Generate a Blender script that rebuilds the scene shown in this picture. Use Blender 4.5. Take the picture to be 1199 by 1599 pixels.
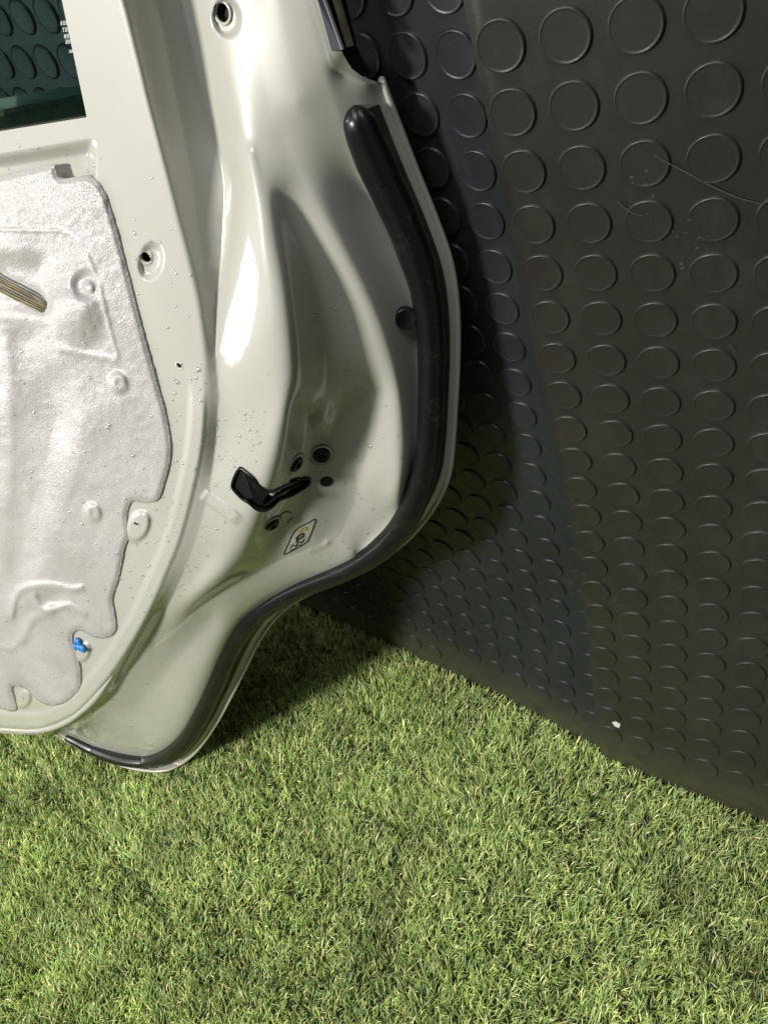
import bpy, bmesh, math, random
import numpy as np
from mathutils import Vector, Matrix

for o in list(bpy.data.objects):
    bpy.data.objects.remove(o, do_unlink=True)
scene = bpy.context.scene
COL = scene.collection
rng = np.random.default_rng(7)
random.seed(7)

# ------------------------------------------------------------------ camera
U = 0.029                      # one stud pitch of the rubber mats, in metres
CAMH = 27.0                    # camera height above the turf, in stud pitches
F_PX, CX, CY = 1233.6, 599.5, 799.5
WM = np.array([[0.8581, 0.1460, -0.4922], [0.4209, -0.7491, 0.5115], [-0.2941, -0.6461, -0.7043]])
cam = bpy.data.cameras.new("camera")
cam.sensor_fit = 'VERTICAL'
cam.sensor_height = 24.0
cam.lens = F_PX / 1599.0 * 24.0
cam.clip_start = 0.01
cam.clip_end = 100
camo = bpy.data.objects.new("camera", cam)
COL.objects.link(camo)
Rm = Matrix([[WM[i][0], -WM[i][1], -WM[i][2]] for i in range(3)]).to_4x4()
camo.matrix_world = Matrix.Translation((0, 0, CAMH * U)) @ Rm
scene.camera = camo

# ------------------------------------------------------------------ world, lamps, exposure
world = bpy.data.worlds.new("World")
scene.world = world
world.use_nodes = True
bg = world.node_tree.nodes["Background"]
bg.inputs[0].default_value = (0.93, 0.97, 1.0, 1)
bg.inputs[1].default_value = 0.065

def area_lamp(name, loc, target, size, energy, colour, size_y=None):
    l = bpy.data.lights.new(name, 'AREA')
    l.energy = energy
    l.color = colour
    l.size = size
    if size_y:
        l.shape = 'RECTANGLE'
        l.size_y = size_y
    o = bpy.data.objects.new(name, l)
    COL.objects.link(o)
    o.location = loc
    o.rotation_euler = (Vector(target) - Vector(loc)).to_track_quat('-Z', 'Y').to_euler()
    return o

KEY_AZ, KEY_EL, KEY_D = 28, 32, 2.6
_a, _e = math.radians(KEY_AZ), math.radians(KEY_EL)
_L = Vector((math.sin(_a) * math.cos(_e), math.cos(_a) * math.cos(_e), -math.sin(_e)))
_T = Vector((-0.35, 0.25, 0.30))
area_lamp("key_lamp", _T - _L * KEY_D, _T, 0.32, 71, (1.0, 0.965, 0.91))
# broad fill light added overhead to lift the shaded hollows of the door
area_lamp("overhead_fill", (-0.16, -0.30, 2.30), (-0.25, 0.20, 0.35), 1.0, 13.5, (0.97, 0.99, 1.0), 0.6)
# bright panel added so its mirror image falls on the door's bulge
area_lamp("bulge_highlight_lamp", (-1.93, -0.48, 0.57), (-0.30, 0.28, 0.56), 0.66, 9.5, (1.0, 0.98, 0.95), 0.50)

vs = scene.view_settings
vs.view_transform = 'Standard'
vs.look = 'None'
vs.exposure = 0
vs.gamma = 1

# ------------------------------------------------------------------ pixel geometry
def rays(px, py):
    px = np.asarray(px, float); py = np.asarray(py, float)
    c = np.stack([(px - CX) / F_PX, (py - CY) / F_PX, np.ones_like(px)], -1)
    return c @ WM.T

def project(P):
    P = np.asarray(P, float) / U - np.array([0, 0, CAMH])
    c = P @ WM
    return CX + F_PX * c[..., 0] / c[..., 2], CY + F_PX * c[..., 1] / c[..., 2]

# front plane of the leaning door: y + A x - TA z = const
D_A, D_LEAN, D_H0 = -0.055, 15.55, 2.4
TA = math.tan(math.radians(D_LEAN))
DN = math.sqrt(1 + D_A * D_A + TA * TA)
_o = rays(0, 1130)
_o = _o * (CAMH - D_H0) / -_o[2]
D_C = _o[1] + D_A * _o[0] - TA * _o[2]
DOOR_N = np.array([D_A, 1, -TA]) / DN          # into the wall

def door(px, py, w):
    """point on the door seen at a photo pixel, w millimetres behind its front plane (world metres)"""
    d = rays(px, py)
    w = np.asarray(w, float)
    k = (D_C + w * 0.001 / U * DN) / (d[..., 1] + D_A * d[..., 0] - TA * d[..., 2])
    kg = (CAMH - 0.06) / np.maximum(-d[..., 2], 1e-6)      # never under the turf
    k = np.minimum(k, kg)
    P = d * k[..., None]
    P = P + np.array([0, 0, CAMH])
    return P * U

# ------------------------------------------------------------------ generic helpers
def new_obj(name, me, mat=None, parent=None, smooth=True):
    o = bpy.data.objects.new(name, me)
    COL.objects.link(o)
    if mat is not None and len(me.materials) == 0:
        me.materials.append(mat)
    if parent is not None:
        o.parent = parent
        o.matrix_parent_inverse = parent.matrix_world.inverted()
    me.polygons.foreach_set("use_smooth", np.full(len(me.polygons), bool(smooth)))
    return o

def np_mesh(name, verts, faces):
    """faces: (n,k) int array or list of arrays of different k"""
    if not isinstance(faces, list):
        faces = [faces]
    faces = [np.asarray(f, np.int32) for f in faces if len(f)]
    me = bpy.data.meshes.new(name)
    verts = np.asarray(verts, np.float32)
    me.vertices.add(len(verts))
    me.vertices.foreach_set("co", verts.ravel())
    nl = sum(f.size for f in faces)
    npol = sum(len(f) for f in faces)
    me.loops.add(nl)
    me.loops.foreach_set("vertex_index", np.concatenate([f.ravel() for f in faces]))
    me.polygons.add(npol)
    tot = np.concatenate([np.full(len(f), f.shape[1], np.int32) for f in faces])
    start = np.concatenate([[0], np.cumsum(tot)[:-1]]).astype(np.int32)
    me.polygons.foreach_set("loop_start", start)
    me.polygons.foreach_set("loop_total", tot)
    me.update(calc_edges=True)
    me.validate()
    return me

def tag(o, label=None, cat=None, group=None, kind=None):
    if label: o["label"] = label
    if cat: o["category"] = cat
    if group: o["group"] = group
    if kind: o["kind"] = kind
    return o

def spline(pts, step=2.0, closed=False):
    """Catmull-Rom resample of rows (first two columns are px), about `step` px apart"""
    P = np.asarray(pts, float)
    n = len(P)
    out = []
    rngi = range(n if closed else n - 1)
    for i in rngi:
        if closed:
            p0, p1, p2, p3 = P[i - 1], P[i], P[(i + 1) % n], P[(i + 2) % n]
        else:
            p1, p2 = P[i], P[i + 1]
            p0 = P[i - 1] if i > 0 else 2 * p1 - p2
            p3 = P[i + 2] if i + 2 < n else 2 * p2 - p1
        m = max(2, int(np.hypot(*(p2 - p1)[:2]) / step) + 1)
        for t in np.linspace(0, 1, m, endpoint=False):
            out.append(0.5 * ((2 * p1) + (p2 - p0) * t + (2 * p0 - 5 * p1 + 4 * p2 - p3) * t * t + (3 * p1 - p0 - 3 * p2 + p3) * t ** 3))
    if not closed:
        out.append(P[-1])
    return np.array(out)

def inside(poly, X, Y):
    r = np.zeros(X.shape, bool)
    n = len(poly)
    j = n - 1
    for i in range(n):
        xi, yi = poly[i][0], poly[i][1]
        xj, yj = poly[j][0], poly[j][1]
        if yi != yj:
            c = ((yi > Y) != (yj > Y)) & (X < (xj - xi) * (Y - yi) / (yj - yi) + xi)
            r ^= c
        j = i
    return r

def seg_dist(line, X, Y, closed=False):
    """distance, and nearest point, of pixels to a polyline"""
    best = np.full(X.shape, 1e9)
    bx = np.zeros(X.shape); by = np.zeros(X.shape)
    L = [tuple(q[:2]) for q in line]
    if closed:
        L = L + [L[0]]
    for (x0, y0), (x1, y1) in zip(L[:-1], L[1:]):
        dx, dy = x1 - x0, y1 - y0
        q = dx * dx + dy * dy
        if q < 1e-9:
            continue
        t = np.clip(((X - x0) * dx + (Y - y0) * dy) / q, 0, 1)
        nx, ny = x0 + t * dx, y0 + t * dy
        d = np.hypot(X - nx, Y - ny)
        m = d < best
        best = np.where(m, d, best); bx = np.where(m, nx, bx); by = np.where(m, ny, by)
    return best, bx, by

def sstep(a, b, x):
    t = np.clip((x - a) / (b - a), 0, 1)
    return t * t * (3 - 2 * t)

def sweep(name, P, Nn, section, mat, parent, cap=True, scale=None):
    """sweep a closed section [(side, out)] (metres) along points P with outward normals Nn"""
    P = np.asarray(P); Nn = np.asarray(Nn)
    T = np.gradient(P, axis=0)
    T /= np.linalg.norm(T, axis=1)[:, None]
    B = np.cross(T, Nn); B /= np.linalg.norm(B, axis=1)[:, None]
    Nn = np.cross(B, T)
    S = np.asarray(section)
    m = len(S)
    sc = np.ones(len(P)) if scale is None else np.asarray(scale)
    V = P[:, None, :] + (B[:, None, :] * S[None, :, 0:1] + Nn[:, None, :] * S[None, :, 1:2]) * sc[:, None, None]
    n = len(P)
    i = np.arange(n - 1)[:, None]; j = np.arange(m)[None, :]
    j2 = (j + 1) % m
    F = np.stack([i * m + j, i * m + j2, (i + 1) * m + j2, (i + 1) * m + j], -1).reshape(-1, 4)
    V = V.reshape(-1, 3)
    faces = [F]
    if cap:
        c0, c1 = len(V), len(V) + 1
        V = np.vstack([V, V[:m].mean(0), V[(n - 1) * m:n * m].mean(0)])
        jj = np.arange(m)
        faces.append(np.stack([np.full(m, c0), (jj + 1) % m, jj], -1))
        faces.append(np.stack([np.full(m, c1), (n - 1) * m + jj, (n - 1) * m + (jj + 1) % m], -1))
    return new_obj(name, np_mesh(name, V, faces), mat, parent)

def lathe(name, profile, mat, parent, pos, normal, seg=24, spin=0.0):
    """profile [(r, h)] from the centre outwards, h along normal"""
    n = np.asarray(normal, float); n /= np.linalg.norm(n)
    a = np.cross(n, [0.0, 0.0, 1.0]); a /= np.linalg.norm(a); b = np.cross(n, a)
    V = []; F4 = []; F3 = []
    th = np.linspace(0, 2 * math.pi, seg, endpoint=False) + spin
    rings = []
    for r, h in profile:
        if r == 0:
            rings.append([len(V)]); V.append(np.asarray(pos) + n * h)
        else:
            rings.append(list(range(len(V), len(V) + seg)))
            for t in th:
                V.append(np.asarray(pos) + n * h + r * (a * math.cos(t) + b * math.sin(t)))
    for q0, q1 in zip(rings[:-1], rings[1:]):
        for k in range(seg):
            k2 = (k + 1) % seg
            if len(q0) == 1: F3.append((q0[0], q1[k], q1[k2]))
            elif len(q1) == 1: F3.append((q0[k], q1[0], q0[k2]))
            else: F4.append((q0[k], q1[k], q1[k2], q0[k2]))
    return new_obj(name, np_mesh(name, np.array(V), [np.array(F4).reshape(-1, 4), np.array(F3).reshape(-1, 3)]), mat, parent)

# ------------------------------------------------------------------ materials
def mat_new(name):
    m = bpy.data.materials.new(name)
    m.use_nodes = True
    return m, m.node_tree.nodes, m.node_tree.links, m.node_tree.nodes["Principled BSDF"]

def simple(name, col, rough=0.5, metal=0.0, coat=0.0, bump=0.0, bscale=200.0, var=0.0, vscale=30.0, spec=0.5):
    m, N, L, b = mat_new(name)
    b.inputs["Base Color"].default_value = (*col, 1)
    b.inputs["Roughness"].default_value = rough
    b.inputs["Metallic"].default_value = metal
    b.inputs["Coat Weight"].default_value = coat
    b.inputs["Coat Roughness"].default_value = 0.04
    b.inputs["Specular IOR Level"].default_value = spec
    tc = N.new("ShaderNodeTexCoord")
    if var > 0:
        nz = N.new("ShaderNodeTexNoise"); nz.inputs["Scale"].default_value = vscale; nz.inputs["Detail"].default_value = 6
        L.new(tc.outputs["Object"], nz.inputs["Vector"])
        r = N.new("ShaderNodeValToRGB")
        r.color_ramp.elements[0].color = (*[c * (1 - var) for c in col], 1)
        r.color_ramp.elements[1].color = (*[min(1, c * (1 + var)) for c in col], 1)
        r.color_ramp.elements[0].position = 0.3; r.color_ramp.elements[1].position = 0.7
        L.new(nz.outputs["Fac"], r.inputs["Fac"]); L.new(r.outputs["Color"], b.inputs["Base Color"])
    if bump > 0:
        nb = N.new("ShaderNodeTexNoise"); nb.inputs["Scale"].default_value = bscale; nb.inputs["Detail"].default_value = 3
        L.new(tc.outputs["Object"], nb.inputs["Vector"])
        bp = N.new("ShaderNodeBump"); bp.inputs["Strength"].default_value = bump; bp.inputs["Distance"].default_value = 0.001
        L.new(nb.outputs["Fac"], bp.inputs["Height"]); L.new(bp.outputs["Normal"], b.inputs["Normal"])
    return m

def paint_material():
    m, N, L, b = mat_new("cream_car_paint")
    tc = N.new("ShaderNodeTexCoord")
    nz = N.new("ShaderNodeTexNoise"); nz.inputs["Scale"].default_value = 9; nz.inputs["Detail"].default_value = 8
    L.new(tc.outputs["Object"], nz.inputs["Vector"])
    r = N.new("ShaderNodeValToRGB")
    r.color_ramp.elements[0].color = (0.492, 0.484, 0.424, 1); r.color_ramp.elements[0].position = 0.25
    r.color_ramp.elements[1].color = (0.542, 0.534, 0.472, 1); r.color_ramp.elements[1].position = 0.6
    L.new(nz.outputs["Fac"], r.inputs["Fac"]); L.new(r.outputs["Color"], b.inputs["Base Color"])
    b.inputs["Roughness"].default_value = 0.38
    b.inputs["Coat Weight"].default_value = 1.0
    nr = N.new("ShaderNodeTexNoise"); nr.inputs["Scale"].default_value = 40; nr.inputs["Detail"].default_value = 5
    L.new(tc.outputs["Object"], nr.inputs["Vector"])
    mr = N.new("ShaderNodeMapRange"); mr.inputs[3].default_value = 0.015; mr.inputs[4].default_value = 0.07
    L.new(nr.outputs["Fac"], mr.inputs[0]); L.new(mr.outputs[0], b.inputs["Coat Roughness"])
    nb = N.new("ShaderNodeTexNoise"); nb.inputs["Scale"].default_value = 110; nb.inputs["Detail"].default_value = 4
    L.new(tc.outputs["Object"], nb.inputs["Vector"])
    bp = N.new("ShaderNodeBump"); bp.inputs["Strength"].default_value = 0.11; bp.inputs["Distance"].default_value = 0.001
    L.new(nb.outputs["Fac"], bp.inputs["Height"]); L.new(bp.outputs["Normal"], b.inputs["Coat Normal"])
    return m

def liner_material():
    m, N, L, b = mat_new("foil_faced_liner")
    tc = N.new("ShaderNodeTexCoord")
    nz = N.new("ShaderNodeTexNoise"); nz.inputs["Scale"].default_value = 14; nz.inputs["Detail"].default_value = 8
    L.new(tc.outputs["Object"], nz.inputs["Vector"])
    r = N.new("ShaderNodeValToRGB")
    r.color_ramp.elements[0].color = (0.41, 0.395, 0.382, 1); r.color_ramp.elements[0].position = 0.25
    r.color_ramp.elements[1].color = (0.54, 0.522, 0.507, 1); r.color_ramp.elements[1].position = 0.65
    L.new(nz.outputs["Fac"], r.inputs["Fac"])
    sp = N.new("ShaderNodeTexNoise"); sp.inputs["Scale"].default_value = 620; sp.inputs["Detail"].default_value = 3; sp.inputs["Roughness"].default_value = 0.7
    L.new(tc.outputs["Object"], sp.inputs["Vector"])
    sr = N.new("ShaderNodeMapRange"); sr.inputs[1].default_value = 0.3; sr.inputs[2].default_value = 0.7; sr.inputs[3].default_value = 0.90; sr.inputs[4].default_value = 1.10
    L.new(sp.outputs["Fac"], sr.inputs[0])
    vm = N.new("ShaderNodeVectorMath"); vm.operation = 'SCALE'
    L.new(r.outputs["Color"], vm.inputs[0]); L.new(sr.outputs[0], vm.inputs["Scale"]); L.new(vm.outputs[0], b.inputs["Base Color"])
    b.inputs["Roughness"].default_value = 0.22
    b.inputs["Specular IOR Level"].default_value = 0.7
    nb = N.new("ShaderNodeTexNoise"); nb.inputs["Scale"].default_value = 1000; nb.inputs["Detail"].default_value = 2
    L.new(tc.outputs["Object"], nb.inputs["Vector"])
    n4 = N.new("ShaderNodeTexNoise"); n4.inputs["Scale"].default_value = 360; n4.inputs["Detail"].default_value = 3
    L.new(tc.outputs["Object"], n4.inputs["Vector"])
    ad = N.new("ShaderNodeMath"); ad.operation = 'MULTIPLY_ADD'; ad.inputs[1].default_value = 0.5
    L.new(n4.outputs["Fac"], ad.inputs[0]); L.new(nb.outputs["Fac"], ad.inputs[2])
    bp = N.new("ShaderNodeBump"); bp.inputs["Strength"].default_value = 0.50; bp.inputs["Distance"].default_value = 0.0008
    L.new(ad.outputs[0], bp.inputs["Height"]); L.new(bp.outputs["Normal"], b.inputs["Normal"])
    return m

def rubber_mat_material(name, dark, light, r0, r1):
    m, N, L, b = mat_new(name)
    tc = N.new("ShaderNodeTexCoord")
    geo = N.new("ShaderNodeNewGeometry")
    nz = N.new("ShaderNodeTexNoise"); nz.inputs["Scale"].default_value = 6; nz.inputs["Detail"].default_value = 8; nz.inputs["Roughness"].default_value = 0.65
    L.new(geo.outputs["Position"], nz.inputs["Vector"])
    r = N.new("ShaderNodeValToRGB")
    r.color_ramp.elements[0].color = (*dark, 1); r.color_ramp.elements[0].position = 0.3
    r.color_ramp.elements[1].color = (*light, 1); r.color_ramp.elements[1].position = 0.75
    L.new(nz.outputs["Fac"], r.inputs["Fac"])
    # pale dust flecks
    n2 = N.new("ShaderNodeTexNoise"); n2.inputs["Scale"].default_value = 520; n2.inputs["Detail"].default_value = 2
    L.new(geo.outputs["Position"], n2.inputs["Vector"])
    n3 = N.new("ShaderNodeTexNoise"); n3.inputs["Scale"].default_value = 18; n3.inputs["Detail"].default_value = 4
    L.new(geo.outputs["Position"], n3.inputs["Vector"])
    mu = N.new("ShaderNodeMath"); mu.operation = 'MULTIPLY'
    L.new(n2.outputs["Fac"], mu.inputs[0]); L.new(n3.outputs["Fac"], mu.inputs[1])
    mr = N.new("ShaderNodeMapRange"); mr.inputs[1].default_value = 0.46; mr.inputs[2].default_value = 0.60
    L.new(mu.outputs[0], mr.inputs[0])
    mx = N.new("ShaderNodeMixRGB"); mx.inputs[2].default_value = (0.20, 0.20, 0.18, 1)
    L.new(mr.outputs[0], mx.inputs[0]); L.new(r.outputs["Color"], mx.inputs[1])
    # broad dusty smudges
    mpd = N.new("ShaderNodeMapping"); mpd.inputs["Scale"].default_value = (1.0, 1.0, 0.45)
    L.new(geo.outputs["Position"], mpd.inputs["Vector"])
    n5 = N.new("ShaderNodeTexNoise"); n5.inputs["Scale"].default_value = 42; n5.inputs["Detail"].default_value = 9; n5.inputs["Roughness"].default_value = 0.72
    L.new(mpd.outputs["Vector"], n5.inputs["Vector"])
    sm = N.new("ShaderNodeMapRange"); sm.inputs[1].default_value = 0.52; sm.inputs[2].default_value = 0.78; sm.inputs[4].default_value = 0.28
    L.new(n5.outputs["Fac"], sm.inputs[0])
    mx2 = N.new("ShaderNodeMixRGB"); mx2.inputs[2].default_value = (0.085, 0.083, 0.072, 1)
    L.new(sm.outputs[0], mx2.inputs[0]); L.new(mx.outputs[0], mx2.inputs[1])
    # olive tint along the foot of the mat, fading upwards
    sx = N.new("ShaderNodeSeparateXYZ"); L.new(geo.outputs["Position"], sx.inputs[0])
    hz = N.new("ShaderNodeMapRange"); hz.inputs[1].default_value = 0.012; hz.inputs[2].default_value = 0.075; hz.inputs[3].default_value = 1.0; hz.inputs[4].default_value = 0.0
    L.new(sx.outputs["Z"], hz.inputs[0])
    n6 = N.new("ShaderNodeTexNoise"); n6.inputs["Scale"].default_value = 55; n6.inputs["Detail"].default_value = 8
    L.new(geo.outputs["Position"], n6.inputs["Vector"])
    dm = N.new("ShaderNodeMath"); dm.operation = 'MULTIPLY'
    L.new(hz.outputs[0], dm.inputs[0]); L.new(n6.outputs["Fac"], dm.inputs[1])
    mx3 = N.new("ShaderNodeMixRGB"); mx3.inputs[2].default_value = (0.085, 0.085, 0.045, 1)
    L.new(dm.outputs[0], mx3.inputs[0]); L.new(mx2.outputs[0], mx3.inputs[1])
    L.new(mx3.outputs[0], b.inputs["Base Color"])
    rr = N.new("ShaderNodeMapRange"); rr.inputs[3].default_value = r0; rr.inputs[4].default_value = r1
    L.new(nz.outputs["Fac"], rr.inputs[0]); L.new(rr.outputs[0], b.inputs["Roughness"])
    nb = N.new("ShaderNodeTexNoise"); nb.inputs["Scale"].default_value = 900; nb.inputs["Detail"].default_value = 2
    L.new(geo.outputs["Position"], nb.inputs["Vector"])
    bp = N.new("ShaderNodeBump"); bp.inputs["Strength"].default_value = 0.15; bp.inputs["Distance"].default_value = 0.0005
    L.new(nb.outputs["Fac"], bp.inputs["Height"]); L.new(bp.outputs["Normal"], b.inputs["Normal"])
    return m

def seal_material():
    m, N, L, b = mat_new("black_rubber_seal")
    geo = N.new("ShaderNodeNewGeometry")
    n2 = N.new("ShaderNodeTexNoise"); n2.inputs["Scale"].default_value = 700; n2.inputs["Detail"].default_value = 3
    n3 = N.new("ShaderNodeTexNoise"); n3.inputs["Scale"].default_value = 60; n3.inputs["Detail"].default_value = 5
    for n in (n2, n3):
        L.new(geo.outputs["Position"], n.inputs["Vector"])
    mu = N.new("ShaderNodeMath"); mu.operation = 'MULTIPLY'
    L.new(n2.outputs["Fac"], mu.inputs[0]); L.new(n3.outputs["Fac"], mu.inputs[1])
    mr = N.new("ShaderNodeMapRange"); mr.inputs[1].default_value = 0.30; mr.inputs[2].default_value = 0.50
    L.new(mu.outputs[0], mr.inputs[0])
    mx = N.new("ShaderNodeMixRGB"); mx.inputs[1].default_value = (0.007, 0.007, 0.0075, 1); mx.inputs[2].default_value = (0.045, 0.040, 0.030, 1)
    L.new(mr.outputs[0], mx.inputs[0]); L.new(mx.outputs[0], b.inputs["Base Color"])
    b.inputs["Roughness"].default_value = 0.31
    bp = N.new("ShaderNodeBump"); bp.inputs["Strength"].default_value = 0.12; bp.inputs["Distance"].default_value = 0.0005
    L.new(n2.outputs["Fac"], bp.inputs["Height"]); L.new(bp.outputs["Normal"], b.inputs["Normal"])
    return m

def grass_material():
    m, N, L, b = mat_new("artificial_grass_blade")
    at = N.new("ShaderNodeAttribute"); at.attribute_name = "blade_colour"
    L.new(at.outputs["Color"], b.inputs["Base Color"])
    b.inputs["Roughness"].default_value = 0.42
    b.inputs["Specular IOR Level"].default_value = 0.35
    tr = N.new("ShaderNodeBsdfTranslucent")
    L.new(at.outputs["Color"], tr.inputs["Color"])
    mix = N.new("ShaderNodeMixShader"); mix.inputs[0].default_value = 0.22
    out = N["Material Output"]
    L.new(b.outputs[0], mix.inputs[1]); L.new(tr.outputs[0], mix.inputs[2]); L.new(mix.outputs[0], out.inputs["Surface"])
    return m

def glass_material():
    m, N, L, b = mat_new("green_tinted_glass")
    N.remove(b)
    t = N.new("ShaderNodeBsdfTransparent"); t.inputs[0].default_value = (0.33, 0.44, 0.42, 1)
    g = N.new("ShaderNodeBsdfGlossy"); g.inputs["Roughness"].default_value = 0.02
    lw = N.new("ShaderNodeLayerWeight"); lw.inputs[0].default_value = 0.5
    pw = N.new("ShaderNodeMath"); pw.operation = 'POWER'; pw.inputs[1].default_value = 4.0
    fr = N.new("ShaderNodeMath"); fr.operation = 'MULTIPLY_ADD'; fr.inputs[1].default_value = 0.9; fr.inputs[2].default_value = 0.04
    L.new(lw.outputs["Facing"], pw.inputs[0]); L.new(pw.outputs[0], fr.inputs[0])
    mix = N.new("ShaderNodeMixShader")
    L.new(fr.outputs[0], mix.inputs[0]); L.new(t.outputs[0], mix.inputs[1]); L.new(g.outputs[0], mix.inputs[2])
    L.new(mix.outputs[0], N["Material Output"].inputs["Surface"])
    return m

def droplet_material():
    m, N, L, b = mat_new("water_droplet")
    N.remove(b)
    t = N.new("ShaderNodeBsdfTransparent"); t.inputs[0].default_value = (0.93, 0.95, 0.95, 1)
    g = N.new("ShaderNodeBsdfGlossy"); g.inputs["Roughness"].default_value = 0.22
    lw = N.new("ShaderNodeLayerWeight"); lw.inputs[0].default_value = 0.5
    pw = N.new("ShaderNodeMath"); pw.operation = 'POWER'; pw.inputs[1].default_value = 3.0
    fr = N.new("ShaderNodeMath"); fr.operation = 'MULTIPLY_ADD'; fr.inputs[1].default_value = 0.25; fr.inputs[2].default_value = 0.16
    L.new(lw.outputs["Facing"], pw.inputs[0]); L.new(pw.outputs[0], fr.inputs[0])
    mix = N.new("ShaderNodeMixShader")
    L.new(fr.outputs[0], mix.inputs[0]); L.new(t.outputs[0], mix.inputs[1]); L.new(g.outputs[0], mix.inputs[2])
    L.new(mix.outputs[0], N["Material Output"].inputs["Surface"])
    return m

M_PAINT = paint_material()
M_LINER = liner_material()
M_MAT = rubber_mat_material("olive_black_rubber", (0.021, 0.021, 0.0175), (0.034, 0.0335, 0.028), 0.29, 0.48)
M_MATL = rubber_mat_material("black_rubber_blue_sheen", (0.013, 0.0155, 0.019), (0.025, 0.0285, 0.033), 0.28, 0.46)  # same rubber, tinted darker and bluer to paint the angled sheet's sheen
M_SEAL = seal_material()
M_GRASS = grass_material()
M_GLASS = glass_material()
M_DROP = droplet_material()
M_FILM = M_DROP.copy(); M_FILM.name = "water_film"
for _n in M_FILM.node_tree.nodes:
    if _n.type == "BSDF_TRANSPARENT": _n.inputs[0].default_value = (0.955, 0.96, 0.945, 1)
    if _n.type == "BSDF_GLOSSY": _n.inputs["Roughness"].default_value = 0.05
    if _n.type == "MATH" and _n.operation == "MULTIPLY_ADD": _n.inputs[2].default_value = 0.03
M_BLACK = simple("painted_hole_shade", (0.004, 0.004, 0.004), 0.7)  # near-black that paints the shade inside holes and bolt sockets
M_PLASTIC = simple("black_gloss_plastic", (0.010, 0.010, 0.011), 0.30, bump=0.15)
M_BOLT = simple("black_bolt_steel", (0.020, 0.020, 0.019), 0.32, metal=0.5)
M_GREY = simple("grey_satin_trim", (0.13, 0.13, 0.16), 0.45, bump=0.03, var=0.08)
M_BRASS = simple("dirty_brass_cable", (0.15, 0.125, 0.07), 0.45, metal=0.4, var=0.5, vscale=160)
M_BLUE = simple("blue_plastic_clip", (0.02, 0.22, 0.62), 0.35)
M_INK = simple("black_print", (0.03, 0.03, 0.028), 0.5)
M_YELLOW = simple("yellow_print", (0.42, 0.27, 0.04), 0.5)
M_WHITEPRINT = simple("white_print", (0.45, 0.47, 0.47), 0.6)
M_SOIL = simple("turf_backing", (0.045, 0.060, 0.022), 0.95, bump=0.6, bscale=300, var=0.5, vscale=200)
M_WALL = simple("dark_block_wall", (0.04, 0.04, 0.04), 0.9, bump=0.3, var=0.3)
M_OLIVE = simple("dirty_belt_rubber", (0.24, 0.20, 0.13), 0.7, bump=0.2, var=0.4, vscale=120)
M_SEALGAP = simple("dirty_gap_shade", (0.060, 0.052, 0.036), 0.7, bump=0.3, bscale=500, var=0.5, vscale=90)
M_FLAKE = simple("white_flake", (0.7, 0.7, 0.68), 0.6, var=0.1)
M_SCRATCH = simple("pale_scratch", (0.058, 0.058, 0.053), 0.6)

GROUND_Z = -0.013

# ------------------------------------------------------------------ ground and wall
def sheet(name, x0, x1, y0, y1, z, mat):
    v = [(x0, y0, z), (x1, y0, z), (x1, y1, z), (x0, y1, z)]
    return new_obj(name, np_mesh(name, v, np.array([[0, 1, 2, 3]])), mat)
tag(sheet("ground", -2.5, 2.5, -2.5, 1.2, GROUND_Z, M_SOIL), kind="structure")

def smooth01(a, b, x):
    return sstep(a, b, x)

def y_right(x, z):          # pitch units, z relative to the camera
    s = np.clip((-15.0 - z) / 11.0, 0, 1) ** 1.7
    fl = 1.30 + 0.10 * (x + 4.45)
    return 12.10 - fl * s + 0.02 * np.sin(z * 0.9 + x * 0.7)

def y_left(x, z):
    s = np.clip((-20.0 - z) / 6.0, 0, 1) ** 1.5
    return 12.45 - 0.15 * (x + 6) + 0.03 * (z + 12) - (0.42 + 0.42 * smooth01(-11, -6, x)) * s + 0.05 * np.sin(z * 0.75 - 0.5 * x) * smooth01(-10, -18, z)

def world_pt(x, y, z):
    return np.stack([np.asarray(x) * U, np.asarray(y) * U, (np.asarray(z) + CAMH) * U], -1)

ZB = -CAMH + GROUND_Z / U
def mat_sheet(name, yf, x0, x1, z1, mat, thick=0.10):
    xs = np.linspace(x0, x1, int((x1 - x0) * 3) + 2); zs = np.linspace(ZB, z1, 110)
    X, Z = np.meshgrid(xs, zs)
    Fr = world_pt(X, yf(X, Z), Z); Bk = world_pt(X, yf(X, Z) + thick, Z)
    nz, nx = X.shape
    V = np.concatenate([Fr.reshape(-1, 3), Bk.reshape(-1, 3)])
    i, j = np.meshgrid(np.arange(nz - 1), np.arange(nx - 1), indexing='ij')
    a = (i * nx + j).ravel(); o = nz * nx
    Ff = np.stack([a, a + 1, a + nx + 1, a + nx], -1)
    Fb = Ff[:, ::-1] + o
    side = []
    for k in range(nz - 1):
        l = k * nx; side.append((l, l + nx, l + nx + o, l + o))
        r = k * nx + nx - 1; side.append((r + nx, r, r + o, r + nx + o))
    for k in range(nx - 1):
        t = (nz - 1) * nx + k; side.append((t, t + 1, t + 1 + o, t + o))
        side.append((k + 1, k, k + o, k + 1 + o))
    return new_obj(name, np_mesh(name, V, [np.concatenate([Ff, Fb, np.array(side)])]), mat)

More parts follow.
